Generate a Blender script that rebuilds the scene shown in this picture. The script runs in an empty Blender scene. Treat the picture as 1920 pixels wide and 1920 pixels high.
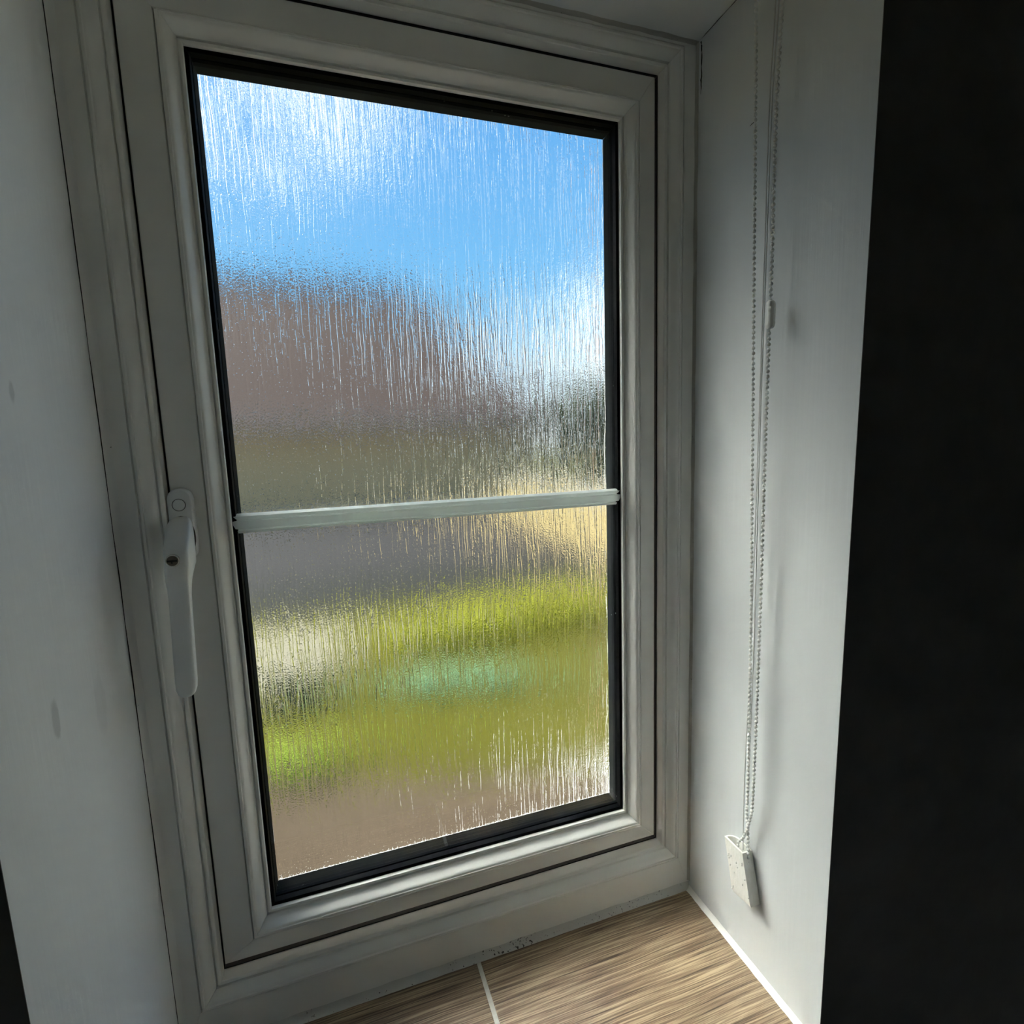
import bpy, bmesh, math, random
from mathutils import Vector, Matrix, noise
random.seed(7)
C = bpy.context.scene.collection
scn = bpy.context.scene
PI = math.pi

# ------------------------------------------------------------------ camera
cam_d = bpy.data.cameras.new('camera')
cam = bpy.data.objects.new('camera', cam_d); C.objects.link(cam)
cam_d.sensor_width = 36.0; cam_d.lens = 36.0 * 999.45 / 1920.0
cam_d.clip_start = 0.02; cam_d.clip_end = 500
yaw, pitch, roll = math.radians(18.3159), math.radians(7.4742), math.radians(-1.9271)
fwd = Vector((math.sin(yaw) * math.cos(pitch), math.cos(yaw) * math.cos(pitch), -math.sin(pitch)))
rt = Vector((math.cos(yaw), -math.sin(yaw), 0)); up = rt.cross(fwd)
r2 = math.cos(roll) * rt + math.sin(roll) * up
u2 = -math.sin(roll) * rt + math.cos(roll) * up
cam.matrix_world = Matrix(((r2.x, u2.x, -fwd.x, 0.10588), (r2.y, u2.y, -fwd.y, -0.50113),
                           (r2.z, u2.z, -fwd.z, 0.46289), (0, 0, 0, 1)))
scn.camera = cam

# ------------------------------------------------------------------ world, sun, exposure
SUN = Vector((-0.50, 0.48, 0.72)).normalized()
w = bpy.data.worlds.new('sky'); scn.world = w; w.use_nodes = True
nt = w.node_tree; nt.nodes.clear()
def N(t, kind, **kw):
    n = t.nodes.new(kind)
    for k, v in kw.items(): setattr(n, k, v)
    return n
def ramp(t, stops, interp='LINEAR'):
    n = N(t, 'ShaderNodeValToRGB'); cr = n.color_ramp; cr.interpolation = interp
    while len(cr.elements) < len(stops): cr.elements.new(0.5)
    for e, (p, c) in zip(cr.elements, stops):
        e.position = p; e.color = (*c, 1) if len(c) == 3 else c
    return n
L = nt.links.new
tc = N(nt, 'ShaderNodeTexCoord'); sep = N(nt, 'ShaderNodeSeparateXYZ'); L(tc.outputs['Generated'], sep.inputs[0])
grad = ramp(nt, [(0.0, (.45, .68, .88)), (0.10, (.36, .66, .92)), (0.28, (.20, .52, .90)), (0.50, (.14, .42, .86)), (1.0, (.10, .32, .76))])
L(sep.outputs['Z'], grad.inputs[0])
mp = N(nt, 'ShaderNodeMapping'); mp.inputs['Scale'].default_value = (2.6, 2.6, 6.0); mp.inputs['Location'].default_value = (1.7, 3.1, 0.9)
L(tc.outputs['Generated'], mp.inputs[0])
cn = N(nt, 'ShaderNodeTexNoise'); cn.inputs['Scale'].default_value = 1.0; cn.inputs['Detail'].default_value = 7; cn.inputs['Roughness'].default_value = .55
L(mp.outputs[0], cn.inputs['Vector'])
# haze round the sun whitens the sky and thickens the cloud there
dot = N(nt, 'ShaderNodeVectorMath', operation='DOT_PRODUCT'); L(tc.outputs['Generated'], dot.inputs[0]); dot.inputs[1].default_value = SUN
mx = N(nt, 'ShaderNodeMath', operation='MAXIMUM'); L(dot.outputs['Value'], mx.inputs[0]); mx.inputs[1].default_value = 0
pw = N(nt, 'ShaderNodeMath', operation='POWER'); L(mx.outputs[0], pw.inputs[0]); pw.inputs[1].default_value = 9
ad = N(nt, 'ShaderNodeMath', operation='MULTIPLY_ADD'); L(pw.outputs[0], ad.inputs[0]); ad.inputs[1].default_value = .30; L(cn.outputs['Fac'], ad.inputs[2])
cr = ramp(nt, [(0.56, (0, 0, 0)), (0.70, (1, 1, 1))]); L(ad.outputs[0], cr.inputs[0])
# low cloud bank along the horizon
hz = ramp(nt, [(0.02, (.75, .75, .75)), (0.22, (0, 0, 0))]); L(sep.outputs['Z'], hz.inputs[0])
hm = N(nt, 'ShaderNodeMath', operation='MULTIPLY'); L(hz.outputs[0], hm.inputs[0]); L(cn.outputs['Fac'], hm.inputs[1])
hm2 = N(nt, 'ShaderNodeMath', operation='MULTIPLY'); hm2.use_clamp = True; L(hm.outputs[0], hm2.inputs[0]); hm2.inputs[1].default_value = 2.0
def cloud(direction, lo, hi, amp):
    d = N(nt, 'ShaderNodeVectorMath', operation='DOT_PRODUCT'); L(tc.outputs['Generated'], d.inputs[0]); d.inputs[1].default_value = Vector(direction).normalized()
    m2 = N(nt, 'ShaderNodeMapping'); m2.inputs['Scale'].default_value = (14, 14, 26); L(tc.outputs['Generated'], m2.inputs[0])
    n2 = N(nt, 'ShaderNodeTexNoise'); n2.inputs['Detail'].default_value = 6; n2.inputs['Scale'].default_value = 1; L(m2.outputs[0], n2.inputs['Vector'])
    a = N(nt, 'ShaderNodeMath', operation='MULTIPLY_ADD'); L(n2.outputs['Fac'], a.inputs[0]); a.inputs[1].default_value = amp; L(d.outputs['Value'], a.inputs[2])
    r = N(nt, 'ShaderNodeMapRange'); r.interpolation_type = 'SMOOTHSTEP'; L(a.outputs[0], r.inputs[0]); r.inputs['From Min'].default_value = lo + amp * .5; r.inputs['From Max'].default_value = hi + amp * .5
    return r.outputs[0]
ca = cloud((-.02, .86, .53), .989, 1.003, .10); cb_ = cloud((.52, .86, .15), .985, .999, .05)
cm = N(nt, 'ShaderNodeMath', operation='MAXIMUM'); L(ca, cm.inputs[0]); L(cb_, cm.inputs[1])
cm2 = N(nt, 'ShaderNodeMath', operation='MAXIMUM'); L(cm.outputs[0], cm2.inputs[0]); L(hm2.outputs[0], cm2.inputs[1])
mxc = N(nt, 'ShaderNodeMath', operation='MAXIMUM'); L(cr.outputs[0], mxc.inputs[0]); L(cm2.outputs[0], mxc.inputs[1])
mix = N(nt, 'ShaderNodeMixRGB'); L(mxc.outputs[0], mix.inputs[0]); L(grad.outputs[0], mix.inputs[1]); mix.inputs[2].default_value = (1.25, 1.27, 1.30, 1)
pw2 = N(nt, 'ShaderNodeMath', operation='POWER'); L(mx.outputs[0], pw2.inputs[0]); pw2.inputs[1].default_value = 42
gl = N(nt, 'ShaderNodeMixRGB', blend_type='MIX'); L(pw2.outputs[0], gl.inputs[0]); L(mix.outputs[0], gl.inputs[1]); gl.inputs[2].default_value = (50, 48, 44.7, 1)  # strong glow round the sun, added to light the interior
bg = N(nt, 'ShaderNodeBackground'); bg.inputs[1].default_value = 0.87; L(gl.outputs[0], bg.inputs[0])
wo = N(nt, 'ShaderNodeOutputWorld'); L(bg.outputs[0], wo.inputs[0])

sd = bpy.data.lights.new('sun', 'SUN'); so = bpy.data.objects.new('sun', sd); C.objects.link(so)
sd.energy = 2.65; sd.angle = math.radians(8); sd.color = (1.0, .95, .86)
so.location = SUN * 30; so.rotation_euler = SUN.to_track_quat('Z', 'Y').to_euler()

vs = scn.view_settings
vs.view_transform = 'Standard'; vs.look = 'None'; vs.exposure = 0.6; vs.gamma = 1.0; vs.use_curve_mapping = False
scn.cycles.max_bounces = 16; scn.cycles.transmission_bounces = 14; scn.cycles.diffuse_bounces = 6
scn.cycles.caustics_refractive = True; scn.cycles.caustics_reflective = True
scn.cycles.blur_glossy = 0.0
scn.cycles.sample_clamp_indirect = 60.0
scn.cycles.use_denoising = True

# ------------------------------------------------------------------ materials
def mat(name, color, rough=.5, metal=0, spec=.5):
    m = bpy.data.materials.new(name); m.use_nodes = True
    b = m.node_tree.nodes['Principled BSDF']
    b.inputs['Base Color'].default_value = (*color, 1); b.inputs['Roughness'].default_value = rough
    b.inputs['Metallic'].default_value = metal; b.inputs['Specular IOR Level'].default_value = spec
    return m, m.node_tree, b
def objvec(t, scale, loc=(0, 0, 0)):
    tc = N(t, 'ShaderNodeTexCoord'); mp = N(t, 'ShaderNodeMapping'); mp.inputs['Scale'].default_value = scale; mp.inputs['Location'].default_value = loc
    t.links.new(tc.outputs['Object'], mp.inputs[0]); return mp.outputs[0]
def noise_node(t, vec, scale=1, detail=4, rough=.5):
    n = N(t, 'ShaderNodeTexNoise'); n.inputs['Scale'].default_value = scale; n.inputs['Detail'].default_value = detail; n.inputs['Roughness'].default_value = rough
    t.links.new(vec, n.inputs['Vector']); return n.outputs['Fac']
def bump(t, b, h, strength, dist):
    bp = N(t, 'ShaderNodeBump'); bp.inputs['Strength'].default_value = strength; bp.inputs['Distance'].default_value = dist
    t.links.new(h, bp.inputs['Height']); t.links.new(bp.outputs[0], b.inputs['Normal']); return bp
def varied(name, c0, c1, scale, rough=.5, detail=5, lo=.35, hi=.65, bumpd=None, spec=.5):
    m, t, b = mat(name, c0, rough, 0, spec)
    f = noise_node(t, objvec(t, scale), 1, detail, .6)
    r = ramp(t, [(lo, c0), (hi, c1)]); t.links.new(f, r.inputs[0]); t.links.new(r.outputs[0], b.inputs['Base Color'])
    if bumpd: bump(t, b, f, 1.0, bumpd)
    return m

M = {}
# painted plaster with faint vertical brush marks, blotches and a few scuffs
def plaster(name, c, scuffs=()):
    m, t, b = mat(name, c, .55, 0, .35)
    f1 = noise_node(t, objvec(t, (9, 9, 3)), 1, 4)
    f2 = noise_node(t, objvec(t, (260, 260, 9)), 1, 3)
    f3 = noise_node(t, objvec(t, (38, 38, 14), (3, 1, 5)), 1, 2)
    d = tuple(x * .93 for x in c)
    r = ramp(t, [(.3, d), (.6, c)]); t.links.new(f1, r.inputs[0])
    sp = ramp(t, [(.90, (1, 1, 1)), (.93, (.72, .72, .71))]); t.links.new(f3, sp.inputs[0])
    mu = N(t, 'ShaderNodeMixRGB', blend_type='MULTIPLY'); mu.inputs[0].default_value = 1
    t.links.new(r.outputs[0], mu.inputs[1]); t.links.new(sp.outputs[0], mu.inputs[2]); last = mu.outputs[0]
    for y_, z_, ry, rz, amt in scuffs:
        tc = N(t, 'ShaderNodeTexCoord'); mp = N(t, 'ShaderNodeMapping', vector_type='POINT'); t.links.new(tc.outputs['Object'], mp.inputs[0])
        mp.inputs['Scale'].default_value = (0, 1 / ry, 1 / rz); mp.inputs['Location'].default_value = (0, -y_ / ry, -z_ / rz)
        ln = N(t, 'ShaderNodeVectorMath', operation='LENGTH'); t.links.new(mp.outputs[0], ln.inputs[0])
        nz = N(t, 'ShaderNodeMath', operation='MULTIPLY_ADD'); t.links.new(noise_node(t, objvec(t, (180, 180, 180)), 1, 2), nz.inputs[0]); nz.inputs[1].default_value = .6; t.links.new(ln.outputs['Value'], nz.inputs[2])
        mr = N(t, 'ShaderNodeMapRange'); mr.interpolation_type = 'SMOOTHSTEP'; t.links.new(nz.outputs[0], mr.inputs[0]); mr.inputs['From Min'].default_value = .9; mr.inputs['From Max'].default_value = 1.35; mr.inputs['To Min'].default_value = amt; mr.inputs['To Max'].default_value = 0
        mu2 = N(t, 'ShaderNodeMixRGB', blend_type='MIX'); t.links.new(mr.outputs[0], mu2.inputs[0]); t.links.new(last, mu2.inputs[1]); mu2.inputs[2].default_value = (.22, .23, .23, 1); last = mu2.outputs[0]
    t.links.new(last, b.inputs['Base Color'])
    bump(t, b, f2, .35, .0006)
    return m
M['plaster'] = plaster('white_reveal_paint', (.75, .775, .785))
M['plaster_room'] = plaster('pale_room_paint', (.90, .885, .85))
M['dark_wall'] = varied('dark_room_shade', (.060, .060, .057), (.072, .072, .068), (40, 40, 40), .7, 4, bumpd=.0004)  # dark base colour carries the wall's deep shade
def upvc(name, c):
    m, t, b = mat(name, c, .32, 0, .5)
    f = noise_node(t, objvec(t, (14, 14, 5)), 1, 3)
    r = ramp(t, [(.3, tuple(x * .97 for x in c)), (.6, c)]); t.links.new(f, r.inputs[0]); t.links.new(r.outputs[0], b.inputs['Base Color'])
    return m
M['upvc'] = upvc('white_upvc', (.88, .875, .84))
M['handle'] = upvc('white_handle_coat', (.84, .86, .86))
M['rubber'] = mat('black_gasket_rubber', (.005, .005, .006), .7, 0, .06)[0]
M['gap'] = mat('dark_seal', (.006, .006, .006), .8)[0]
# black spacer with tiny condensation specks
m, t, b = mat('black_spacer', (.004, .005, .006), .9, 0, .03)
vo = N(t, 'ShaderNodeTexVoronoi'); vo.inputs['Scale'].default_value = 1; t.links.new(objvec(t, (130, 130, 130)), vo.inputs['Vector'])
r = ramp(t, [(.0, (.40, .42, .42)), (.09, (.30, .32, .32)), (.13, (.004, .005, .006))]); t.links.new(vo.outputs['Distance'], r.inputs[0])
f = noise_node(t, objvec(t, (22, 22, 22)), 1, 2); r2_ = ramp(t, [(.56, (0, 0, 0)), (.64, (1, 1, 1))]); t.links.new(f, r2_.inputs[0])
mxx = N(t, 'ShaderNodeMixRGB'); t.links.new(r2_.outputs[0], mxx.inputs[0]); mxx.inputs[1].default_value = (.004, .005, .006, 1); t.links.new(r.outputs[0], mxx.inputs[2]); t.links.new(mxx.outputs[0], b.inputs['Base Color'])
M['spacer'] = m
m, t, b = mat('silver_glazing_bar', (.93, .95, .94), .30, .1)
tl = N(t, 'ShaderNodeBsdfTranslucent'); tl.inputs[0].default_value = (.84, .88, .85, 1); ms = N(t, 'ShaderNodeMixShader'); ms.inputs[0].default_value = .30
t.links.new(b.outputs[0], ms.inputs[1]); t.links.new(tl.outputs[0], ms.inputs[2]); t.links.new(ms.outputs[0], t.nodes['Material Output'].inputs[0])
M['bar'] = m
M['chrome'] = mat('key_chrome', (.62, .60, .55), .25, 1)[0]
M['brass'] = mat('worn_lock_core', (.16, .13, .10), .35, .9)[0]
M['black'] = mat('keyway_black', (.006, .006, .006), .7)[0]
M['bead_plastic'] = mat('white_chain_plastic', (.80, .80, .77), .3)[0]
M['cord'] = mat('grey_cord', (.66, .66, .65), .45)[0]
M['cord_dark'] = mat('dark_lint', (.05, .05, .045), .8)[0]
M['holder'] = varied('cream_holder_plastic', (.90, .885, .83), (.94, .93, .89), (300, 300, 120), .4, 4, bumpd=.0006)
# silicone: white with mildew specks
def caulk(name, c, speck, lo):
    m, t, b = mat(name, c, .4)
    f = noise_node(t, objvec(t, (330, 330, 330)), 1, 3, .6)
    g = noise_node(t, objvec(t, (16, 16, 16)), 1, 2)
    a = N(t, 'ShaderNodeMath', operation='MULTIPLY_ADD'); t.links.new(g, a.inputs[0]); a.inputs[1].default_value = .35; t.links.new(f, a.inputs[2])
    r = ramp(t, [(lo, c), (lo + .03, speck)]); t.links.new(a.outputs[0], r.inputs[0]); t.links.new(r.outputs[0], b.inputs['Base Color'])
    bump(t, b, f, .4, .0006)
    return m
M['caulk_white'] = caulk('white_silicone', (.93, .93, .91), (.10, .09, .08), .93)
M['caulk_grey'] = caulk('greyed_silicone', (.66, .66, .63), (.05, .045, .04), .815)
M['caulk_left'] = caulk('white_left_filler', (.84, .84, .82), (.10, .09, .08), .93)
M['filler'] = caulk('old_filler', (.50, .49, .45), (.07, .06, .05), .88)
M['grout'] = varied('white_grout', (.80, .79, .74), (.70, .68, .62), (200, 200, 200), .6)
# wood-effect ceramic tile: fine streaks along the window
m, t, b = mat('wood_effect_tile', (.3, .22, .14), .30)
tcv = objvec(t, (1, 1, 1))
wob = noise_node(t, objvec(t, (7, 20, 1)), 1, 2)
sx = N(t, 'ShaderNodeSeparateXYZ'); t.links.new(tcv, sx.inputs[0])
wy = N(t, 'ShaderNodeMath', operation='MULTIPLY_ADD'); t.links.new(wob, wy.inputs[0]); wy.inputs[1].default_value = .005; t.links.new(sx.outputs['Y'], wy.inputs[2])
cx = N(t, 'ShaderNodeCombineXYZ'); t.links.new(sx.outputs['X'], cx.inputs['X']); t.links.new(wy.outputs[0], cx.inputs['Y'])
def stretch(sc):
    mp = N(t, 'ShaderNodeMapping'); mp.inputs['Scale'].default_value = sc; t.links.new(cx.outputs[0], mp.inputs[0]); return mp.outputs[0]
f1 = noise_node(t, stretch((11, 900, 1)), 1, 3, .7); f2 = noise_node(t, stretch((6, 260, 1)), 1, 2)
aa = N(t, 'ShaderNodeMath', operation='MULTIPLY_ADD'); t.links.new(f2, aa.inputs[0]); aa.inputs[1].default_value = .35; t.links.new(f1, aa.inputs[2])
r = ramp(t, [(.50, (.075, .050, .034)), (.61, (.225, .155, .102)), (.69, (.33, .24, .156)), (.79, (.57, .45, .29))]); t.links.new(aa.outputs[0], r.inputs[0]); t.links.new(r.outputs[0], b.inputs['Base Color'])
bump(t, b, f1, .25, .0004)
M['tile'] = m

# obscure glass: real slab; the patterned face carries trickle ridges and a fine grain as relief
def glass(name, patterned):
    m = bpy.data.materials.new(name); m.use_nodes = True; t = m.node_tree; t.nodes.clear()
    out = N(t, 'ShaderNodeOutputMaterial'); g = N(t, 'ShaderNodeBsdfGlass'); g.inputs['IOR'].default_value = 1.46; g.inputs['Roughness'].default_value = 0.0
    g.inputs['Color'].default_value = (.97, .985, .98, 1); t.links.new(g.outputs[0], out.inputs[0])
    if not patterned: return m
    g.inputs['Roughness'].default_value = .008
    def ridge(sx_, sz, warp, loc, width, detail=1.5):
        v = objvec(t, (1, 0, 1), loc)
        s = N(t, 'ShaderNodeSeparateXYZ'); t.links.new(v, s.inputs[0])
        wn = noise_node(t, objvec(t, (18, 0, 22), loc), 1, 2)
        wx = N(t, 'ShaderNodeMath', operation='MULTIPLY_ADD'); t.links.new(wn, wx.inputs[0]); wx.inputs[1].default_value = warp; t.links.new(s.outputs['X'], wx.inputs[2])
        c = N(t, 'ShaderNodeCombineXYZ'); t.links.new(wx.outputs[0], c.inputs['X']); t.links.new(s.outputs['Z'], c.inputs['Z'])
        mp = N(t, 'ShaderNodeMapping'); mp.inputs['Scale'].default_value = (sx_, 1, sz); t.links.new(c.outputs[0], mp.inputs[0])
        f = noise_node(t, mp.outputs[0], 1, detail, .5)
        a = N(t, 'ShaderNodeMath', operation='SUBTRACT'); t.links.new(f, a.inputs[0]); a.inputs[1].default_value = .5
        ab = N(t, 'ShaderNodeMath', operation='ABSOLUTE'); t.links.new(a.outputs[0], ab.inputs[0])
        r = N(t, 'ShaderNodeMapRange'); r.interpolation_type = 'SMOOTHSTEP'; t.links.new(ab.outputs[0], r.inputs[0])
        r.inputs['From Min'].default_value = 0; r.inputs['From Max'].default_value = width; r.inputs['To Min'].default_value = 1; r.inputs['To Max'].default_value = 0
        return r.outputs[0]
    ra = ridge(165, 7.0, .0035, (0, 0, 0), .055)
    rb = ridge(330, 13.0, .0025, (.3, 0, .7), .05)
    gr = noise_node(t, objvec(t, (700, 0, 520)), 1, 2, .5)
    und = noise_node(t, objvec(t, (150, 0, 26), (2, 0, 4)), 1, 2)
    def muladd(a, k, bb):
        n = N(t, 'ShaderNodeMath', operation='MULTIPLY_ADD'); t.links.new(a, n.inputs[0]); n.inputs[1].default_value = k
        if bb is None: n.inputs[2].default_value = 0
        else: t.links.new(bb, n.inputs[2])
        return n.outputs[0]
    br = N(t, 'ShaderNodeMapRange'); t.links.new(noise_node(t, objvec(t, (420, 0, 160), (1, 0, 2)), 1, 2), br.inputs[0]); br.inputs['From Min'].default_value = .35; br.inputs['From Max'].default_value = .62; br.inputs['To Min'].default_value = .45
    rm = N(t, 'ShaderNodeMath', operation='MULTIPLY'); t.links.new(ra, rm.inputs[0]); t.links.new(br.outputs[0], rm.inputs[1])
    h = muladd(rm.outputs[0], .00042, None); h = muladd(rb, .00010, h); h = muladd(gr, .00024, h)
    sd_ = N(t, 'ShaderNodeMapRange'); sd_.interpolation_type = 'SMOOTHSTEP'; t.links.new(noise_node(t, objvec(t, (620, 0, 480), (5, 0, 3)), 1, 1), sd_.inputs[0]); sd_.inputs['From Min'].default_value = .66; sd_.inputs['From Max'].default_value = .75
    h = muladd(sd_.outputs[0], .00022, h); h = muladd(und, .0004, h)
    bp = N(t, 'ShaderNodeBump'); bp.inputs['Strength'].default_value = 1; bp.inputs['Distance'].default_value = 1.0
    t.links.new(h, bp.inputs['Height']); t.links.new(bp.outputs[0], g.inputs['Normal'])
    return m
M['glass'] = glass('clear_glass', False)
M['glass_rain'] = glass('obscure_rain_glass', True)

# outdoors
M['lawn'] = varied('lawn_green', (.070, .066, .005), (.115, .105, .009), (1.7, 1.7, 1.7), .9, 6, spec=.1)
M['soil'] = varied('brown_paving', (.045, .030, .018), (.145, .105, .068), (16, 16, 16), .9, 6, spec=.1)
M['tarmac'] = varied('grey_tarmac', (0.039, 0.035, 0.034), (0.054, 0.050, 0.048), (2, 2, 2), .9, 5, spec=.1)
M['gravel'] = varied('pale_gravel', (0.192, 0.168, 0.112), (0.352, 0.312, 0.224), (40, 40, 40), .9, 4, spec=.1)
M['concrete'] = varied('pale_concrete', (.55, .52, .47), (.68, .65, .60), (4, 4, 4), .9, 5, spec=.1)
M['render'] = varied('tan_render', (.66, .43, .215), (.74, .48, .245), (1, 1, 1), .9, 4, spec=.1)
M['roof'] = varied('mauve_brown_roof', (0.131, 0.082, 0.061), (0.158, 0.098, 0.072), (3, 3, 3), .85, 4, spec=.2)
M['fascia'] = mat('grey_fascia', (.30, .30, .30), .6)[0]
M['yellow_wall'] = varied('cream_yellow_render', (.42, .32, .14), (.50, .39, .185), (2, 2, 2), .9, 4, spec=.1)
M['leaf_dark'] = varied('olive_leaf', (.035, .045, .018), (.085, .095, .035), (5, 5, 5), .7, 3, spec=.2)
M['leaf_gold'] = varied('golden_leaf', (0.257, 0.257, 0.008), (0.367, 0.355, 0.020), (8, 8, 8), .7, 3, spec=.2)
M['leaf_blue'] = varied('bluegreen_leaf', (.26, .44, .22), (.36, .58, .32), (9, 9, 9), .7, 3, spec=.2)
M['leaf_low'] = varied('lime_leaf', (.30, .40, .04), (.44, .56, .06), (9, 9, 9), .7, 3, spec=.2)
M['bark'] = varied('brown_bark', (.07, .05, .035), (.12, .09, .06), (8, 8, 2), .9, 4, spec=.1)
M['brick'] = varied('house_brick', (.24, .13, .09), (.32, .18, .12), (6, 6, 12), .9, 4, spec=.1)

# ------------------------------------------------------------------ mesh helpers
class MB:
    def __init__(s): s.v = []; s.f = []
    def add(s, vs, fs):
        o = len(s.v); s.v += [tuple(v) for v in vs]; s.f += [tuple(i + o for i in f) for f in fs]
    def box(s, a, b):
        x0, y0, z0 = a; x1, y1, z1 = b
        s.add([(x0, y0, z0), (x1, y0, z0), (x1, y1, z0), (x0, y1, z0), (x0, y0, z1), (x1, y0, z1), (x1, y1, z1), (x0, y1, z1)],
              [(0, 3, 2, 1), (4, 5, 6, 7), (0, 1, 5, 4), (1, 2, 6, 5), (2, 3, 7, 6), (3, 0, 4, 7)])
    def loft(s, rings, caps=True, closed=True):
        n = len(rings[0]); o = len(s.v); s.v += [tuple(p) for r in rings for p in r]
        for i in range(len(rings) - 1):
            for j in range(n if closed else n - 1):
                k = (j + 1) % n
                s.f.append((o + i * n + j, o + i * n + k, o + (i + 1) * n + k, o + (i + 1) * n + j))
        if caps:
            s.f.append(tuple(o + j for j in range(n))[::-1]); q = o + (len(rings) - 1) * n; s.f.append(tuple(q + j for j in range(n)))
    def tube(s, pts, r, n=8):
        pts = [Vector(p) for p in pts]; rings = []
        for i, p in enumerate(pts):
            d = (pts[min(i + 1, len(pts) - 1)] - pts[max(i - 1, 0)]).normalized()
            a = d.orthogonal().normalized() if abs(d.x) > .9 else d.cross(Vector((1, 0, 0))).normalized()
            c = d.cross(a); rr = r[i] if isinstance(r, (list, tuple)) else r
            rings.append([p + rr * (math.cos(2 * PI * j / n) * a + math.sin(2 * PI * j / n) * c) for j in range(n)])
        s.loft(rings)
    def sphere(s, c, r, nu=8, nv=5):
        c = Vector(c); vs = [c + Vector((0, 0, r))]
        for i in range(1, nv):
            th = PI * i / nv
            for j in range(nu):
                ph = 2 * PI * j / nu; vs.append(c + r * Vector((math.sin(th) * math.cos(ph), math.sin(th) * math.sin(ph), math.cos(th))))
        vs.append(c - Vector((0, 0, r))); fs = []
        for j in range(nu):
            k = (j + 1) % nu; fs.append((0, 1 + j, 1 + k)); b = 1 + (nv - 2) * nu; fs.append((len(vs) - 1, b + k, b + j))
            for i in range(nv - 2):
                a = 1 + i * nu; fs.append((a + j, a + nu + j, a + nu + k, a + k))
        s.add(vs, fs)
    def build(s, name, m, parent=None, smooth=None, bevel=None):
        me = bpy.data.meshes.new(name); me.from_pydata(s.v, [], s.f)
        bm = bmesh.new(); bm.from_mesh(me); bmesh.ops.recalc_face_normals(bm, faces=bm.faces)
        if bevel: bmesh.ops.bevel(bm, geom=[e for e in bm.edges], offset=bevel, segments=2, affect='EDGES', profile=.6)
        bm.to_mesh(me); bm.free()
        if smooth:
            for p in me.polygons: p.use_smooth = True
            me.set_sharp_from_angle(angle=math.radians(smooth))
        me.materials.append(M[m]); o = bpy.data.objects.new(name, me); C.objects.link(o)
        if parent: o.parent = parent
        return o
def empty(name, loc=(0, 0, 0), parent=None):
    o = bpy.data.objects.new(name, None); C.objects.link(o); o.location = loc; o.empty_display_size = .05
    if parent: o.parent = parent
    return o
def tag(o, label=None, cat=None, group=None, kind=None):
    if label: o['label'] = label
    if cat: o['category'] = cat
    if group: o['group'] = group
    if kind: o['kind'] = kind
    return o
def local(mb, o):           # world coordinates -> coordinates of an unrotated parent
    l = Vector(o); mb.v = [tuple(Vector(v) - l) for v in mb.v]; return mb
def box(name, a, b, m, parent=None, bevel=None):
    k = MB(); k.box(a, b); return k.build(name, m, parent, bevel=bevel)

# ------------------------------------------------------------------ measured window
X0L, X0R, Z0B, Z0T = -.0609, .4798, -.083, .850       # reveal
X1L, X1R, Z1B, Z1T = -.0267, .4477, -.0234, .8276     # inner lip of the outer frame
X2L, X2R, Z2B, Z2T = 0.0, .4257, 0.0, .800            # joint sash / glazing bead
X3L, X3R, Z3B, Z3T = .0172, .4080, .0186, .784        # bead edge at the glass

def wf(z): return -.2 - .0132 * (z - .38)              # slightly out-of-plumb room wall face

# ------------------------------------------------------------------ room shell
def struct(o, label, cat=None):
    return tag(o, label, cat, kind='structure')
def reveal(name, x_in, x_out):
    k = MB(); z0, z1 = Z0B - .02, Z0T + .02
    y0 = lambda z: wf(z) + .0005
    k.add([(x_in, y0(z0), z0), (x_out, y0(z0), z0), (x_out, .02, z0), (x_in, .02, z0), (x_in, y0(z1), z1), (x_out, y0(z1), z1), (x_out, .02, z1), (x_in, .02, z1)],
          [(0, 3, 2, 1), (4, 5, 6, 7), (0, 1, 5, 4), (1, 2, 6, 5), (2, 3, 7, 6), (3, 0, 4, 7)])
    return k.build(name, 'plaster')
struct(reveal('wall_right', X0R, X0R + .03), 'white painted reveal wall right of the window behind the hanging chain')
M['plaster'] = plaster('scuffed_reveal_paint', (.83, .855, .865), ((-.1312, .3085, .005, .014, .35), (-.1251, .4998, .003, .007, .3), (-.072, .290, .010, .025, .10)))
struct(reveal('wall_left', X0L, X0L - .03), 'white painted reveal wall left of the window beside the handle')
k = MB(); k.add([(X0L, wf(Z0T) + .0005, Z0T), (X0R, wf(Z0T) + .0005, Z0T), (X0R, .02, Z0T), (X0L, .02, Z0T), (X0L, wf(Z0T) + .0005, Z0T + .03), (X0R, wf(Z0T) + .0005, Z0T + .03), (X0R, .02, Z0T + .03), (X0L, .02, Z0T + .03)],
    [(0, 3, 2, 1), (4, 5, 6, 7), (0, 1, 5, 4), (1, 2, 6, 5), (2, 3, 7, 6), (3, 0, 4, 7)])
struct(k.build('ceiling', 'plaster'), 'white painted head of the window recess above the frame')
# room-side wall: a skim with the window opening, in deep shade
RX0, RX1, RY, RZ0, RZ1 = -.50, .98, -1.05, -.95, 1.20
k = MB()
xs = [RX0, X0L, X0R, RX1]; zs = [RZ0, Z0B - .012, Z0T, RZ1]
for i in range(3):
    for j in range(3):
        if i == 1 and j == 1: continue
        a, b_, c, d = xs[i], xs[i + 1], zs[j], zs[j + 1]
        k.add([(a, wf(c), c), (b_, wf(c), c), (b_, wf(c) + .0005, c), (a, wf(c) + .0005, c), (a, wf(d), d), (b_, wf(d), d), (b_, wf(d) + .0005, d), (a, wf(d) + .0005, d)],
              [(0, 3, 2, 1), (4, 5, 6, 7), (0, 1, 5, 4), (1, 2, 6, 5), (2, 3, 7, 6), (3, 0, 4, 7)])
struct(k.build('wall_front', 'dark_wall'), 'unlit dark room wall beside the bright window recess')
k = MB()
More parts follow.
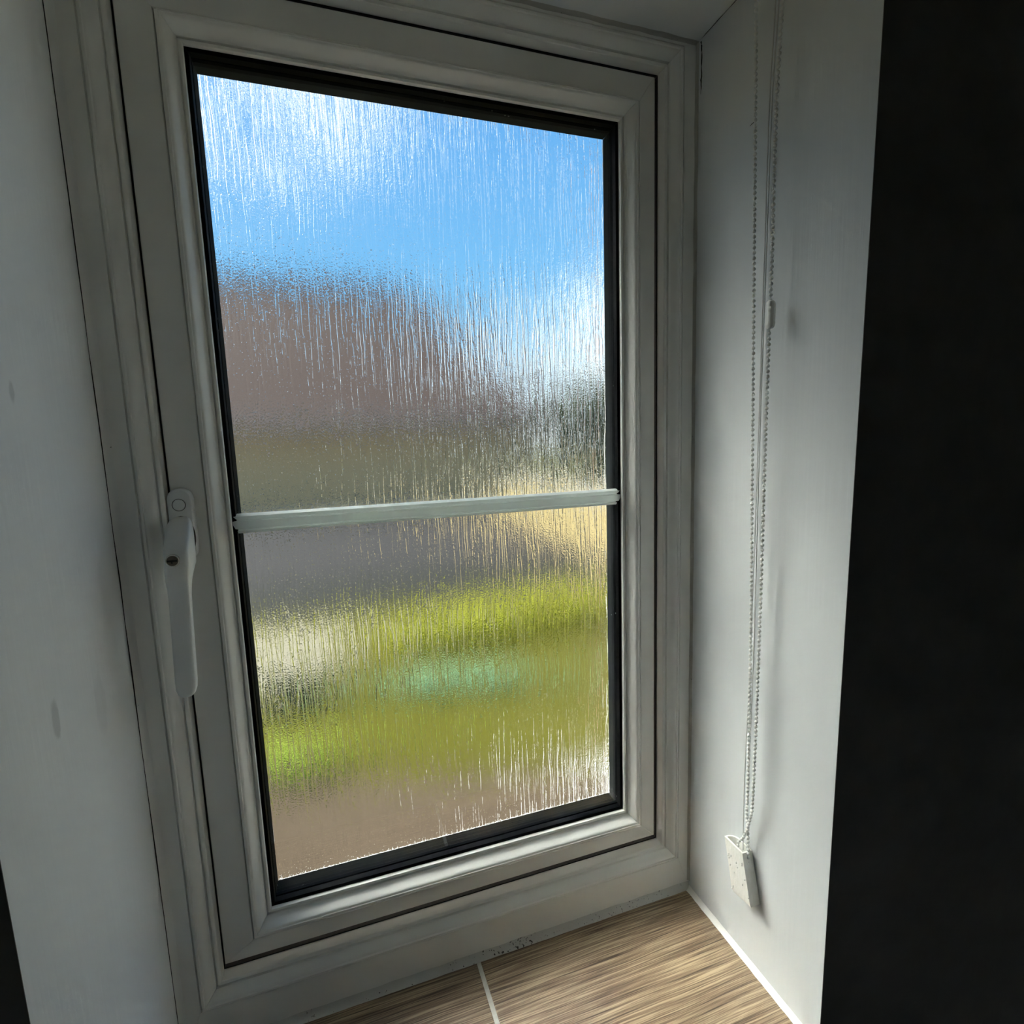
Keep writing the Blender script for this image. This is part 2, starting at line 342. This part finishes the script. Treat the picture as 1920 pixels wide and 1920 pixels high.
for a, b_ in (((RX0, -.17, RZ0), (X0L - .03, .17, RZ1)), ((X0R + .03, -.17, RZ0), (RX1, .17, RZ1)), ((X0L - .03, -.17, RZ0), (X0R + .03, .17, Z0B - .03)), ((X0L - .03, -.17, Z0T + .03), (X0R + .03, .17, RZ1)), ((X0L - .03, .09, Z0T + .012), (X0R + .03, .17, Z0T + .03))):
    k.box(a, b_)
struct(k.build('wall_outer', 'brick'), 'outer house wall around the window')
struct(box('wall_back', (RX0, RY - .05, RZ0), (RX1, RY, RZ1), 'plaster_room'), 'room wall opposite the window')
struct(box('wall_west', (RX0 - .05, RY, RZ0), (RX0, -.17, RZ1), 'plaster_room'), 'room side wall on the left')
struct(box('wall_east', (RX1, RY, RZ0), (RX1 + .05, -.17, RZ1), 'plaster_room'), 'room side wall on the right')
struct(box('floor', (RX0, RY, RZ0 - .05), (RX1, -.17, RZ0), 'plaster_room'), 'room floor below the window')
struct(box('ceiling', (RX0, RY, RZ1), (RX1, -.17, RZ1 + .05), 'plaster_room'), 'room ceiling')

# ------------------------------------------------------------------ window
win = empty('window_1', (0, 0, 0))
struct(win, 'white plastic casement window with streaky obscure glass and a glazing bar')

def rail(name, inner, prof, side, m, parent, smooth=32, limits=None):
    """one mitred rail: prof = [(offset outwards from the inner rectangle, y)]; limits = widest offset per side (l, r, b, t)"""
    xl, xr, zb, zt = inner; lim = limits or (9, 9, 9, 9)
    def corner(t, h, v):
        x = xl - min(t, lim[0]) if h == 'l' else xr + min(t, lim[1])
        z = zb - min(t, lim[2]) if v == 'b' else zt + min(t, lim[3])
        return x, z
    def corner_end(d, h, v):          # d inside the outer limit of each side
        return (xl - lim[0] + d if h == 'l' else xr + lim[1] - d), (zb - lim[2] + d if v == 'b' else zt + lim[3] - d)
    ends = {'l': (('l', 'b'), ('l', 't')), 'r': (('r', 'b'), ('r', 't')), 'b': (('l', 'b'), ('r', 'b')), 't': (('l', 't'), ('r', 't'))}[side]
    rings = []
    for i, e in enumerate(ends):
        ring = []
        for t, y in prof:
            x, z = corner(t, *e) if not isinstance(t, str) else corner_end(float(t), *e)
            e_ = .00012 if i == 0 else -.00012          # hairline mitre joint
            if side in 'lr': z += e_
            else: x += e_
            ring.append((x, y, z))
        rings.append(ring)
    k = MB(); k.loft(rings); return k.build(name, m, parent, smooth=smooth)

def curve(p0, p1, n, f): return [(p0[0] + (p1[0] - p0[0]) * i / n, p0[1] + (p1[1] - p0[1]) * f(i / n)) for i in range(1, n)]
ogee = lambda s: .5 - .5 * math.cos(PI * s)
# outer frame profile, from the lip outwards (y towards the room is negative)
fp = [(0, .020), (0, .0010), (.0005, .0002), (.0028, -.0006), (.0032, .0016), (.0043, .0016), (.0046, -.0014)]
fp += curve((.0046, -.0014), (.0128, -.0082), 8, ogee)
fp += [(.0128, -.0082), (.0134, -.0098), (.0149, -.0098), (.0154, -.0050), (.0170, -.0050), (.0173, -.0080), (.060, -.0080), (.060, .060), (.030, .060), (.030, .020)]
lim = (X1L - X0L - .0005, X0R - X1R - .0005, Z1B - Z0B - .0005, Z0T - Z1T - .0005)
for s_ in 'lrbt': rail('frame_rail', (X1L, X1R, Z1B, Z1T), fp, s_, 'upvc', win, limits=lim)
# black rubber seal in the gap behind the lip
gp = [(-.0012, .0125), (.012, .0125), (.012, .0195), (-.0012, .0195)]
for s_ in 'lrbt': rail('gasket', (X1L, X1R, Z1B, Z1T), gp, s_, 'gap', win)
# sash: flat face with a rounded outer edge
lim2 = (X2L - X1L - .0016, X1R - X2R - .0042, Z2B - Z1B - .0060, Z1T - Z2T - .0032)
sp2 = [(-.0008, .046), (-.0008, .0106), (-.0002, .0100), ('.0030', .0100), ('.0012', .0103), ('.0002', .0112), ('0', .0124), ('0', .046)]
for s_ in 'lrbt': rail('sash_rail', (X2L, X2R, Z2B, Z2T), sp2, s_, 'upvc', win, limits=lim2)
# glazing bead, offsets outwards from its glass edge
LB = (X3L - X2L - .0018, X2R - X3R - .0018, Z3B - Z2B - .0018, Z2T - Z3T - .0018)
bp_ = [(0, .0268), (0, .0205), (.0004, .0196), (.0024, .0190), (.0028, .0212), (.0038, .0212), (.0041, .0186)]
bp_ += curve((.0041, .0186), (.0118, .0076), 9, ogee)
bp_ += [(.0118, .0076), (.0123, .0068), (.0132, .0068), (.0135, .0088), ('.0004', .0090), ('0', .0098), ('0', .0268)]
def bead(side):
    return rail('glazing_bead', (X3L, X3R, Z3B, Z3T), bp_, side, 'upvc', win, limits=LB)
for s_ in 'lrbt': bead(s_)
# black gasket against the glass and the black spacer between the panes
gk = [(-.0034, .0275), (-.0030, .0240), (.002, .0230), (.002, .0300), (-.0034, .0300)]
for s_ in 'lrbt': rail('glass_gasket', (X3L, X3R, Z3B, Z3T), gk, s_, 'rubber', win)
SX = (.0207, .4058, .0215, .7815)
spc = [(0, .0342), (.0004, .0340), (.012, .0340), (.012, .0536), (0, .0536)]
for s_ in 'lrbt': rail('spacer_bar', SX, spc, s_, 'spacer', win)
for nm, y0, mm in (('inner', .0300, 'glass'), ('outer', .0537, 'glass_rain')):
    k = MB(); k.box((.008, y0, .008), (.418, y0 + .0038, .793)); p = k.build('glass_pane', mm, win)
    if nm == 'outer': tag(p, 'obscure pane with vertical trickle pattern')
    p.data.materials.append(M['glass'])
    for f in p.data.polygons:                       # only the cavity face is patterned
        if nm == 'outer' and f.normal.y > -.5: f.material_index = 1
# outside glazing rebate of the sash
ob = [(.0042, .0580), (.0048, .0640), (.007, .0680), (.030, .0680), (.030, .0580)]
for s_ in 'lrbt': rail('outer_rebate', (X3L, X3R, Z3B, Z3T), ob, s_, 'upvc', win)
# outer body closing the frame between sash and wall
cb = [(.0165, .047), (.0165, .070), (.060, .070), (.060, .047)]
# glazing bar stuck on the inner pane
k = MB(); zc = .3983
pr = [(-.0088, .0299), (-.0088, .0272), (-.0066, .0258), (-.0062, .0282), (-.0052, .0284), (-.0048, .0250), (-.0044, .0238), (.0022, .0232), (.0028, .0238), (.0030, .0262), (.0040, .0262), (.0044, .0240), (.0068, .0236), (.0088, .0270), (.0088, .0299)]
k.loft([[(x, y, zc + t_) for t_, y in pr] for x in (.0175, .4076)])
tag(k.build('glazing_bar', 'bar', win), 'slim silver grey bar across the glass')

# window handle: plate, lever, lock, cover cap
hd = empty('window_handle', (-.0168, .010, .40), win); tag(hd, 'white cranked handle with a key lock')
def stadium(xc, zc, w_, h_, y, n=10):
    r_ = w_ / 2; pts = []
    for i in range(n + 1): a = PI * i / n; pts.append((xc + r_ * math.cos(a), y, zc + h_ / 2 - r_ + r_ * math.sin(a)))
    for i in range(n + 1): a = PI + PI * i / n; pts.append((xc + r_ * math.cos(a), y, zc - h_ / 2 + r_ + r_ * math.sin(a)))
    return pts
HL = (-.0168, .010, .40)
k = MB(); k.loft([stadium(-.0168, .4036, .0185, .0610, .0100), stadium(-.0168, .4036, .0185, .0610, .0030), stadium(-.0168, .4036, .0176, .0601, .0018), stadium(-.0168, .4036, .0158, .0583, .0012)])
local(k, HL).build('base_plate', 'handle', hd, smooth=50)
def rsec(xc, yf, yb, w_, z, e=2.6, n=20):
    cy = (yf + yb) / 2; hy = (yb - yf) / 2; out = []
    for i in range(n):
        a = 2 * PI * i / n; c_, s2 = math.cos(a), math.sin(a)
        out.append((xc + w_ / 2 * math.copysign(abs(c_) ** (2 / e), c_), cy + hy * math.copysign(abs(s2) ** (2 / e), s2), z))
    return out
secs = [(.4108, -.0005, .0012, .0070, -.0168), (.4095, -.0040, .0012, .0120, -.0168), (.4060, -.0100, .0012, .0158, -.0168), (.4000, -.0165, .0012, .0174, -.0167), (.3930, -.0235, .0012, .0178, -.0166), (.3870, -.0280, .0012, .0178, -.0166),
        (.3790, -.0300, .0012, .0178, -.0167), (.3735, -.0303, .0006, .0178, -.0168), (.3705, -.0302, -.0040, .0176, -.0170), (.3670, -.0298, -.0090, .0172, -.0172), (.3620, -.0285, -.0130, .0163, -.0176), (.3560, -.0262, -.0142, .0153, -.0180), (.3480, -.0246, -.0142, .0148, -.0186),
        (.3300, -.0240, -.0140, .0146, -.0194), (.3000, -.0244, -.0148, .0146, -.0203), (.2780, -.0250, -.0158, .0146, -.0209), (.2715, -.0250, -.0164, .0138, -.0211), (.2675, -.0248, -.0172, .0112, -.0212), (.2655, -.0242, -.0182, .0070, -.0212)]
k = MB(); k.loft([rsec(x, yf, yb, w_ + .0008, z, 4.6, 28) for z, yf, yb, w_, x in secs]); lever = local(k, HL).build('lever', 'handle', hd, smooth=60)
def disc(name, c, r0, r1, y0, y1, m, parent, n=20, rel=(0, 0, 0)):
    k = MB(); k.loft([[(c[0] + r * math.cos(2 * PI * i / n), y, c[1] + r * math.sin(2 * PI * i / n)) for i in range(n)] for r, y in ((r0, y0), (r0, y1 + .0004), (r1, y1))])
    return local(k, rel).build(name, m, parent, smooth=40)
k = MB(); k.loft([[(-.0168 + (.0093 + g_) * math.cos(2 * PI * i / 28), y, .3935 + (.0178 + g_) * math.sin(2 * PI * i / 28)) for i in range(28)] for g_, y in ((0, .0020), (0, .0008), (-.002, .0008))])
local(k, HL).build('lever_gap_shadow', 'black', hd)  # black ring drawn for the shadow in the gap round the lever
disc('cover_cap', (-.0172, .4205), .0047, .0044, .0020, .00085, 'handle', hd, rel=HL)
k = MB(); n = 24
for i in range(n):
    a = 2 * PI * i / n; b_ = 2 * PI * (i + 1) / n
    k.add([(-.0172 + r * math.cos(q), y, .4205 + r * math.sin(q)) for q in (a, b_) for r, y in ((.0047, .00100), (.0051, .00100), (.0051, .0020), (.0047, .0020))],
          [(0, 1, 5, 4), (1, 2, 6, 5), (2, 3, 7, 6), (3, 0, 4, 7)])
local(k, HL).build('cap_seam', 'black', hd)
kl = disc('key_lock', (-.0180, .3800), .0050, .0048, -.0270, -.0312, 'chrome', hd, rel=HL); tag(kl, 'dark metal lock barrel with keyway')
disc('lock_core', (-.0180, .3800), .0041, .0039, -.0300, -.0317, 'brass', kl, rel=HL)
k = MB(); k.box((-.0216, -.0320, .3793), (-.0146, -.0305, .3807)); k.box((-.0190, -.0320, .3780), (-.0178, -.0305, .3794))
local(k, HL).build('keyway', 'black', kl)

# ------------------------------------------------------------------ sill: tiles, grout, silicone
sill = empty('window_sill', (.2, -.1, Z0B)); struct(sill, 'wood effect tiled sill below the window with white grout')
def slab(name, quad, z0, z1, m, parent, bev=.0012):
    k = MB(); l = Vector(parent.location) if parent else Vector((0, 0, 0))
    k.add([(x, y, z0) for x, y in quad] + [(x, y, z1) for x, y in quad], [(3, 2, 1, 0), (4, 5, 6, 7), (0, 1, 5, 4), (1, 2, 6, 5), (2, 3, 7, 6), (3, 0, 4, 7)])
    return local(k, l).build(name, m, parent, bevel=bev)
yb = -.0105; yf0 = -.196
slab('tile', [(.2160, yb), (X0R - .002, yb), (X0R - .002, yf0), (.2192, yf0)], Z0B - .010, Z0B, 'tile', sill)
slab('tile', [(X0L + .002, yb), (.2118, yb), (.2150, yf0), (X0L + .002, yf0)], Z0B - .010, Z0B, 'tile', sill)
slab('grout', [(.2117, yb), (.2161, yb), (.2193, yf0), (.2149, yf0)], Z0B - .010, Z0B - .0006, 'grout', sill, .0002)
slab('tile_bed', [(X0L, .02), (X0R, .02), (X0R, yf0), (X0L, yf0)], Z0B - .03, Z0B - .0099, 'grout', sill, None)
# silicone fillets: uneven little strips
def fillet(name, p0, p1, da, db, m, n=60, amp=.12, label=None, seed=0):
    """strip along p0-p1 filling the corner spanned by da and db"""
    k = MB(); p0, p1, da, db = map(Vector, (p0, p1, da, db)); rings = []
    for i in range(n + 1):
        p = p0.lerp(p1, i / n); s1 = 1 + amp * noise.noise(Vector((i * .31 + seed, 0, 0))) * 2; s2 = 1 + amp * noise.noise(Vector((i * .27, 5 + seed, 0))) * 2
        a = da * s1; b_ = db * s2; mid = (a + b_) * .36
        q1 = a * .68 + b_ * .14; q2 = a * .14 + b_ * .68
        rings.append([p, p + a, p + q1, p + mid, p + q2, p + b_])
    k.loft(rings); o = k.build(name, m, None, smooth=60); struct(o, label); return o
fillet('trim_1', (X0R, -.006, Z0B), (X0R, -.1955, Z0B), (-.0056, 0, 0), (0, 0, .0035), 'caulk_white', amp=.05, label='bright white silicone line between tiled sill and right reveal wall')
fillet('trim_2', (X0L, -.0080, Z0B), (X0R, -.0080, Z0B), (0, -.0040, 0), (0, 0, .0084), 'caulk_grey', 90, .06, label='greyed mildewed silicone along the foot of the window frame', seed=3)
fillet('trim_3', (X0L, -.0080, Z0B + .01), (X0L, -.0080, Z0T), (.0052, 0, 0), (0, -.0040, 0), 'caulk_left', 90, .06, label='cracked filler strip between left reveal wall and window frame', seed=6)
fillet('trim_4', (X0R, -.0080, Z0B + .01), (X0R, -.0080, Z0T), (-.0022, 0, 0), (0, -.0030, 0), 'filler', 90, .18, label='stained filler strip between window frame and right reveal wall', seed=9)
fillet('trim_5', (X0L, -.0080, Z0T), (X0R, -.0080, Z0T), (0, 0, -.0024), (0, -.0030, 0), 'filler', 90, .2, label='mildewed filler strip along the top of the window frame', seed=12)
fillet('trim_6', (X0L, -.006, Z0B), (X0L, -.1955, Z0B), (.0056, 0, 0), (0, 0, .0035), 'caulk_white', amp=.05, label='white silicone line between tiled sill and left reveal wall', seed=15)
# hairline cracks in the paint
def crack(name, pts, r_, label, seed):
    rng = random.Random(seed); k = MB(); out = []
    for i in range(len(pts) - 1):
        a, b_ = Vector(pts[i]), Vector(pts[i + 1]); n_ = 7
        for j in range(n_): out.append(a.lerp(b_, j / n_))
    out.append(Vector(pts[-1])); nrm = [rng.uniform(.35, 1) * r_ for _ in out]; nrm[0] = nrm[-1] = r_ * .1
    out = [p + Vector((rng.uniform(-.3, .3) * r_, rng.uniform(-.6, .6) * r_, rng.uniform(-.6, .6) * r_)) for p in out]
    k.tube(out, nrm, 5); struct(k.build(name, 'black'), label)
XL = X0L; XR = X0R
crack('trim_7', [(XL + .0002, -.0118, .80), (XL + .0002, -.0122, .60), (XL + .0002, -.0118, .40), (XL + .0002, -.0124, .15), (XL + .0002, -.0120, -.06)], .0006, 'dark hairline crack beside the left filler strip', 1)
crack('trim_8', [(XR - .0001, -.0135, .8485), (XR - .0001, -.0155, .838), (XR - .0001, -.0150, .815), (XR - .0001, -.0145, .800)], .0008, 'dark crack at the top right corner of the recess', 2)
crack('trim_9', [(XR - .0003, -.016, .8497), (XR - .0003, -.06, .8497), (XR - .0003, -.11, .8497), (XR - .0003, -.19, .8497)], .0004, 'hairline crack along the top edge of the right reveal wall', 3)

# ------------------------------------------------------------------ blind chain, cord and holder on the right reveal
def smooth_path(pts, step):
    P = [Vector(p) for p in pts]; dense = []
    for i in range(len(P) - 1):
        p0 = P[max(i - 1, 0)]; p1 = P[i]; p2 = P[i + 1]; p3 = P[min(i + 2, len(P) - 1)]
        for j in range(60):
            t_ = j / 60; dense.append(.5 * ((2 * p1) + (p2 - p0) * t_ + (2 * p0 - 5 * p1 + 4 * p2 - p3) * t_ ** 2 + (3 * p1 - p0 - 3 * p2 + p3) * t_ ** 3))
    dense.append(P[-1]); out = [dense[0]]; acc = 0
    for a, b_ in zip(dense, dense[1:]):
        d = (b_ - a).length
        while acc + d >= step:
            t_ = (step - acc) / d; a = a.lerp(b_, t_); out.append(a); d = (b_ - a).length; acc = 0
        acc += d
    return out
W = X0R
def wp(off, y, z): return (W - off, y, z)
CH = (W - .012, -.12, Z0T - .001)
chain = empty('blind_chain', CH); tag(chain, 'white beaded blind chain loop hanging against the right reveal wall', 'blind chain')
front = [wp(.012, -.1000, .849), wp(.012, -.1005, .80), wp(.012, -.1022, .7255), wp(.012, -.1051, .5955), wp(.012, -.1090, .4190), wp(.012, -.1123, .2690), wp(.0115, -.1128, .1180), wp(.009, -.1098, .090), wp(.007, -.1105, .060), wp(.006, -.1100, .030)]
rear = [wp(.012, -.1300, .849), wp(.012, -.1282, .7970), wp(.012, -.1250, .7220), wp(.012, -.1251, .5990), wp(.012, -.1236, .4760), wp(.012, -.1230, .2990), wp(.0115, -.1200, .1225), wp(.010, -.1150, .0860), wp(.0085, -.1060, .0600), wp(.008, -.0985, .0480), wp(.007, -.0965, .0300)]
for nm, path, skip in (('front', front, None), ('rear', rear, (.552, .5745))):
    pts = smooth_path(path, .0045); k = MB(); kc = MB()
    for p in pts:
        if skip and skip[0] < p.z < skip[1]: continue
        k.sphere(p, .00165, 10, 6)
    kc.tube(pts[::2] + [pts[-1]], .0004, 5)
    s_ = local(k, CH).build('bead_strand', 'bead_plastic', chain, smooth=80); s_['kind'] = 'stuff'
    local(kc, CH).build('thread', 'bead_plastic', chain, smooth=80)
k = MB(); zc0, zc1 = .5515, .5745
k.loft([rsec(W - .012, -.1250 - w_ / 2, -.1250 + w_ / 2, w_ * .9, z, 3.4, 16) for z, w_ in ((zc0, .0040), (zc0 + .0012, .0062), (zc0 + .004, .0072), (zc1 - .004, .0072), (zc1 - .0012, .0062), (zc1, .0040))])
tag(local(k, CH).build('connector', 'bead_plastic', chain, smooth=50), 'capsule shaped joiner in the rear strand')
CC = (W - .004, -.11, Z0T - .001)
cord = empty('pull_cord', CC); tag(cord, 'thin grey twin cord hanging straight between the two beaded chain strands', 'cord')
for sg in (-1, 1):
    k = MB(); k.tube(smooth_path([wp(.003, y + sg * d, z) for y, z, d in ((-.1150, .849, .0017), (-.1130, .80, .0017), (-.1095, .7330, .0014), (-.1080, .5970, .0010), (-.1065, .4680, .0009), (-.1050, .2660, .0019), (-.1018, .1085, .0027), (-.1025, .030, .0027))], .01), .00055, 6)
    local(k, CC).build('cord_strand', 'cord', cord, smooth=80)
k = MB(); k.tube([wp(.012, -.1030, .7280), wp(.0125, -.1005, .7262), wp(.0118, -.0985, .7268), wp(.0122, -.0965, .7258)], [.0003, .0003, .00035, .00015], 5)
tag(local(k, CH).build('lint_thread', 'cord_dark', chain), 'wisp of dark lint')
# chain holder: shallow open-topped box screwed to the wall, leaning
HC = (W, -.105, .02)
hold = empty('chain_holder', HC); tag(hold, 'chipped cream plastic chain holder fixed low on the right reveal wall', 'chain holder')
def hp(u, v, off):          # u 0..1 across (window side -> room side), v 0 top .. 1 bottom
    y = -.0832 - .0258 * u - .0128 * v; z = .0450 - .0500 * v - (.004 * (1 - u) * (v ** 3)); return (W - off, y, z)
def outline(v, d, off0, off1, n=5):      # rectangle with rounded window-side front corner, inset by d
    u0, u1 = d / .0258, 1 - d / .0258
    pts = [hp(u1, v, off0), hp(u1, v, off1)]
    pts.append(hp(u0, v, off1))
    for i in range(n + 1):                # window-side end curves back to the wall
        a = PI / 2 * i / n; ru = .34; pts.append(hp(u0 + ru - ru * math.cos(a), v, off1 - .0012 - (off1 - .0012 - off0) * math.sin(a)))
    return pts
k = MB(); vs_ = [0, .25, .5, .75, .93, 1]
outer = [outline(v, 0 if v < .99 else .0008, .0004, .0125 if v < .99 else .0112) for v in vs_]
inner_ = [outline(v, .0017, .0020, .0107) for v in (0, .8)]
k.loft(outer, caps=False); no = len(outer[0]); base = len(k.v); k.loft(inner_, caps=False)
for j in range(no):
    q = (j + 1) % no; k.f.append((j, q, base + q, base + j))
k.f.append(tuple((len(vs_) - 1) * no + j for j in range(no))); k.f.append(tuple(base + no + j for j in range(no)))
local(k, HC).build('holder_body', 'holder', hold, smooth=40)
# paint flakes clinging to the holder's face and edge
k = MB(); rng = random.Random(5)
for i in range(16):
    u = rng.choice([rng.uniform(.02, .15), rng.uniform(.85, .99), rng.uniform(.1, .9)]); v = rng.uniform(.12, .95); p = Vector(hp(u, v, .0126)); r_ = rng.uniform(.0004, .0009)
    k.loft([[p + Vector((-h_ * .5, r_ * s3 * math.cos(a), 1.8 * r_ * s3 * math.sin(a))) for a in (0, 1.1, 2.3, 3.2, 4.4, 5.4)] for h_, s3 in ((-.0004, 1), (.0012, .8), (.0018, .3))])
o = local(k, HC).build('paint_flakes', 'bead_plastic', hold); o['kind'] = 'stuff'

# ------------------------------------------------------------------ outdoors
G = -1.1
def ground(name, quad, z, m, label):
    k = MB(); n = len(quad); k.add([(x, y, z) for x, y in quad] + [(x, y, z - .15) for x, y in quad], [tuple(range(n)), tuple(range(2 * n - 1, n - 1, -1))] + [(i, n + i, n + (i + 1) % n, (i + 1) % n) for i in range(n)])
    return struct(k.build(name, m), label)
ground('ground', [(-40, -6), (60, -6), (60, 70), (-40, 70)], G - .06, 'lawn', 'grass ground running to the horizon')
ground('paving', [(-6, .12), (1.25, .12), (1.2, 1.62), (.4, 1.85), (-.3, 2.2), (-6, 3.4)], G, 'soil', 'brown paving below the window outside')
ground('path', [(1.25, .12), (5, .12), (5, 1.2), (1.2, 1.62)], G, 'concrete', 'pale path beside the brown paving outside')
ground('lawn', [(-6, 3.4), (-.3, 2.2), (.4, 1.85), (1.2, 1.62), (5, 1.2), (5, 5.2), (-6, 5.2)], G, 'lawn', 'yellow green lawn outside beyond the paving')
ground('road', [(-30, 5.2), (30, 5.2), (30, 13.2), (-30, 13.2)], G, 'tarmac', 'grey tarmac drive outside between lawn and bungalow')
M['dark_ground'] = varied('dark_ground_strip', (.022, .022, .018), (.045, .043, .038), (6, 6, 6), .9, 5, spec=.1)  # darker ground strip between lawn and tarmac
ground('dark_strip', [(-30, 4.75), (30, 4.65), (30, 6.4), (-30, 5.9)], G + .012, 'dark_ground', 'dark ground strip outside between lawn and tarmac')
ground('gravel_bed', [(-1.6, 2.9), (-.05, 2.75), (.12, 4.3), (-1.6, 4.5)], G + .02, 'gravel', 'pale gravel patch at the left of the lawn outside')

def leaves(k, c, rad, n, size, rng, floor=None):
    for _ in range(n):
        d = Vector((rng.gauss(0, 1), rng.gauss(0, 1), rng.gauss(0, 1))).normalized(); rr = rng.uniform(.72, 1.05) * (1 + .25 * noise.noise(d * 2.2 + Vector(c)))
        p = Vector((c[0] + rad[0] * d.x * rr, c[1] + rad[1] * d.y * rr, c[2] + rad[2] * d.z * rr))
        if floor is not None and p.z < floor: p.z = floor + rng.uniform(0, .1)
        a = Vector((rng.gauss(0, 1), rng.gauss(0, 1), rng.gauss(0, 1))).normalized(); b_ = d.cross(a).normalized(); a = (a * .5 + d.cross(b_)).normalized(); s_ = size * rng.uniform(.6, 1.3)
        k.add([p - a * s_, p - b_ * s_ * .45, p + a * s_, p + b_ * s_ * .45], [(0, 1, 2, 3)])
def lump(k, c, rad, rng):
    nu, nv = 14, 9; vs = []; off = rng.uniform(0, 50)
    for i in range(nv + 1):
        for j in range(nu):
            th = PI * i / nv; ph = 2 * PI * j / nu; d = Vector((math.sin(th) * math.cos(ph), math.sin(th) * math.sin(ph), math.cos(th)))
            q = .80 * (1 + .25 * noise.noise(d * 2.2 + Vector(c))); vs.append((c[0] + rad[0] * d.x * q, c[1] + rad[1] * d.y * q, c[2] + rad[2] * d.z * q))
    k.loft([vs[i * nu:(i + 1) * nu] for i in range(nv + 1)])
def plant(name, lumps, m, nleaf, size, label, cat, seed, trunk=None, group=None):
    rng = random.Random(seed); x = sum(l[0][0] for l in lumps) / len(lumps); y = sum(l[0][1] for l in lumps) / len(lumps)
    o = tag(empty(name, (x, y, G)), label, cat, group); k = MB(); k2 = MB()
    for c, rad in lumps:
        lump(k, c, rad, rng); leaves(k2, c, rad, nleaf // len(lumps), size, rng, G + .02)
    f = local(k, (x, y, G)).build('foliage', m, o, smooth=80); f['kind'] = 'stuff'
    lf = local(k2, (x, y, G)).build('leaves', m, f); lf['kind'] = 'stuff'
    st = MB(); h_ = trunk or .25; lo = min(c[2] for c, r_ in lumps)
    st.tube([(x, y, G - .02), (x + .02, y, (G + lo) / 2), (x, y, lo)], [h_ * .16, h_ * .12, h_ * .10], 8)
    local(st, (x, y, G)).build('trunk' if trunk else 'stem', 'bark', o, smooth=60)
    return o
plant('tree', [((6.4, 11.6, 1.0), (1.3, 1.2, 1.25)), ((7.7, 11.9, .7), (1.4, 1.3, 1.5)), ((9.2, 12.1, .5), (1.3, 1.2, 1.4)), ((7.2, 11.3, -.1), (1.9, 1.2, .9))], 'leaf_dark', 2600, .11, 'dark olive bushy tree outside at the right of the glass', 'tree', 11, trunk=1.5)
plant('golden_shrub', [((1.25, 3.72, G + .09), (.62, .45, .17)), ((2.0, 3.75, G + .11), (.60, .45, .19)), ((.72, 3.65, G + .06), (.4, .35, .12))], 'leaf_gold', 1500, .045, 'bright yellow green shrub outside in the lower middle of the glass', 'shrub', 21)
plant('blue_green_plant', [((.60, 2.78, G + .05), (.24, .14, .08)), ((.96, 2.68, G + .05), (.22, .13, .08))], 'leaf_blue', 500, .028, 'low blue green plant outside in front of the golden shrub', 'plant', 31)
plant('lime_plant', [((-.35, 2.18, G + .06), (.22, .12, .10)), ((-.12, 2.12, G + .06), (.18, .11, .09))], 'leaf_low', 400, .022, 'low lime green plant outside at the lower left of the glass', 'plant', 41)
plant('dark_shrub', [((-.48, 2.95, G + .10), (.20, .10, .14)), ((-.20, 2.86, G + .10), (.22, .10, .12))], 'leaf_dark', 400, .026, 'low dark shrub outside in front of the pale gravel patch', 'shrub', 51)

# pale boundary wall running away on the right, in the sun
bwall = empty('boundary_wall', (3.4, 7, G)); tag(bwall, 'sunlit cream yellow boundary wall outside at the right of the glass', 'wall')
k = MB(); k.box((3.4, 1.6, G - .05), (3.58, 10.2, G + .88)); local(k, (3.4, 7, G)).build('wall_panel', 'yellow_wall', bwall, bevel=.01)
k = MB(); k.box((3.35, 1.55, G + .88), (3.63, 10.25, G + .94)); local(k, (3.4, 7, G)).build('coping', 'concrete', bwall, bevel=.01)

# bungalow across the drive
HB = (-2, 17, G)
house = empty('bungalow', HB); tag(house, 'tan walled bungalow with mauve brown hipped roof outside beyond the drive', 'house')
hx0, hx1, hy0, hy1, he, hr = -14, 5.6, 13.8, 23.4, 1.05, 5.75
k = MB(); k.box((hx0, hy0, G - .05), (hx1, hy1, he)); local(k, HB).build('house_wall', 'render', house)
e_ = .35; ym = (hy0 + hy1) / 2
k = MB(); vs_ = [(hx0 - e_, hy0 - e_, he), (hx1 + e_, hy0 - e_, he), (hx1 + e_, hy1 + e_, he), (hx0 - e_, hy1 + e_, he), (hx0 + 4, ym, hr), (2.9, ym, hr)]
k.add(vs_, [(0, 1, 5, 4), (1, 2, 5), (2, 3, 4, 5), (3, 0, 4), (3, 2, 1, 0)]); local(k, HB).build('roof', 'roof', house)
k = MB(); k.box((hx0 - e_, hy0 - e_ - .03, he - .16), (hx1 + e_, hy0 - e_, he + .03)); local(k, HB).build('fascia', 'fascia', house)
k = MB(); k.tube([(hx0 - e_, hy0 - e_ - .09, he - .02), (hx1 + e_, hy0 - e_ - .09, he - .02)], .06, 8); local(k, HB).build('gutter', 'fascia', house, smooth=60)
k = MB(); k.tube([(hx0 + 4, ym, hr + .02), (2.9, ym, hr + .02)], .10, 8); local(k, HB).build('ridge_tiles', 'roof', house, smooth=60)
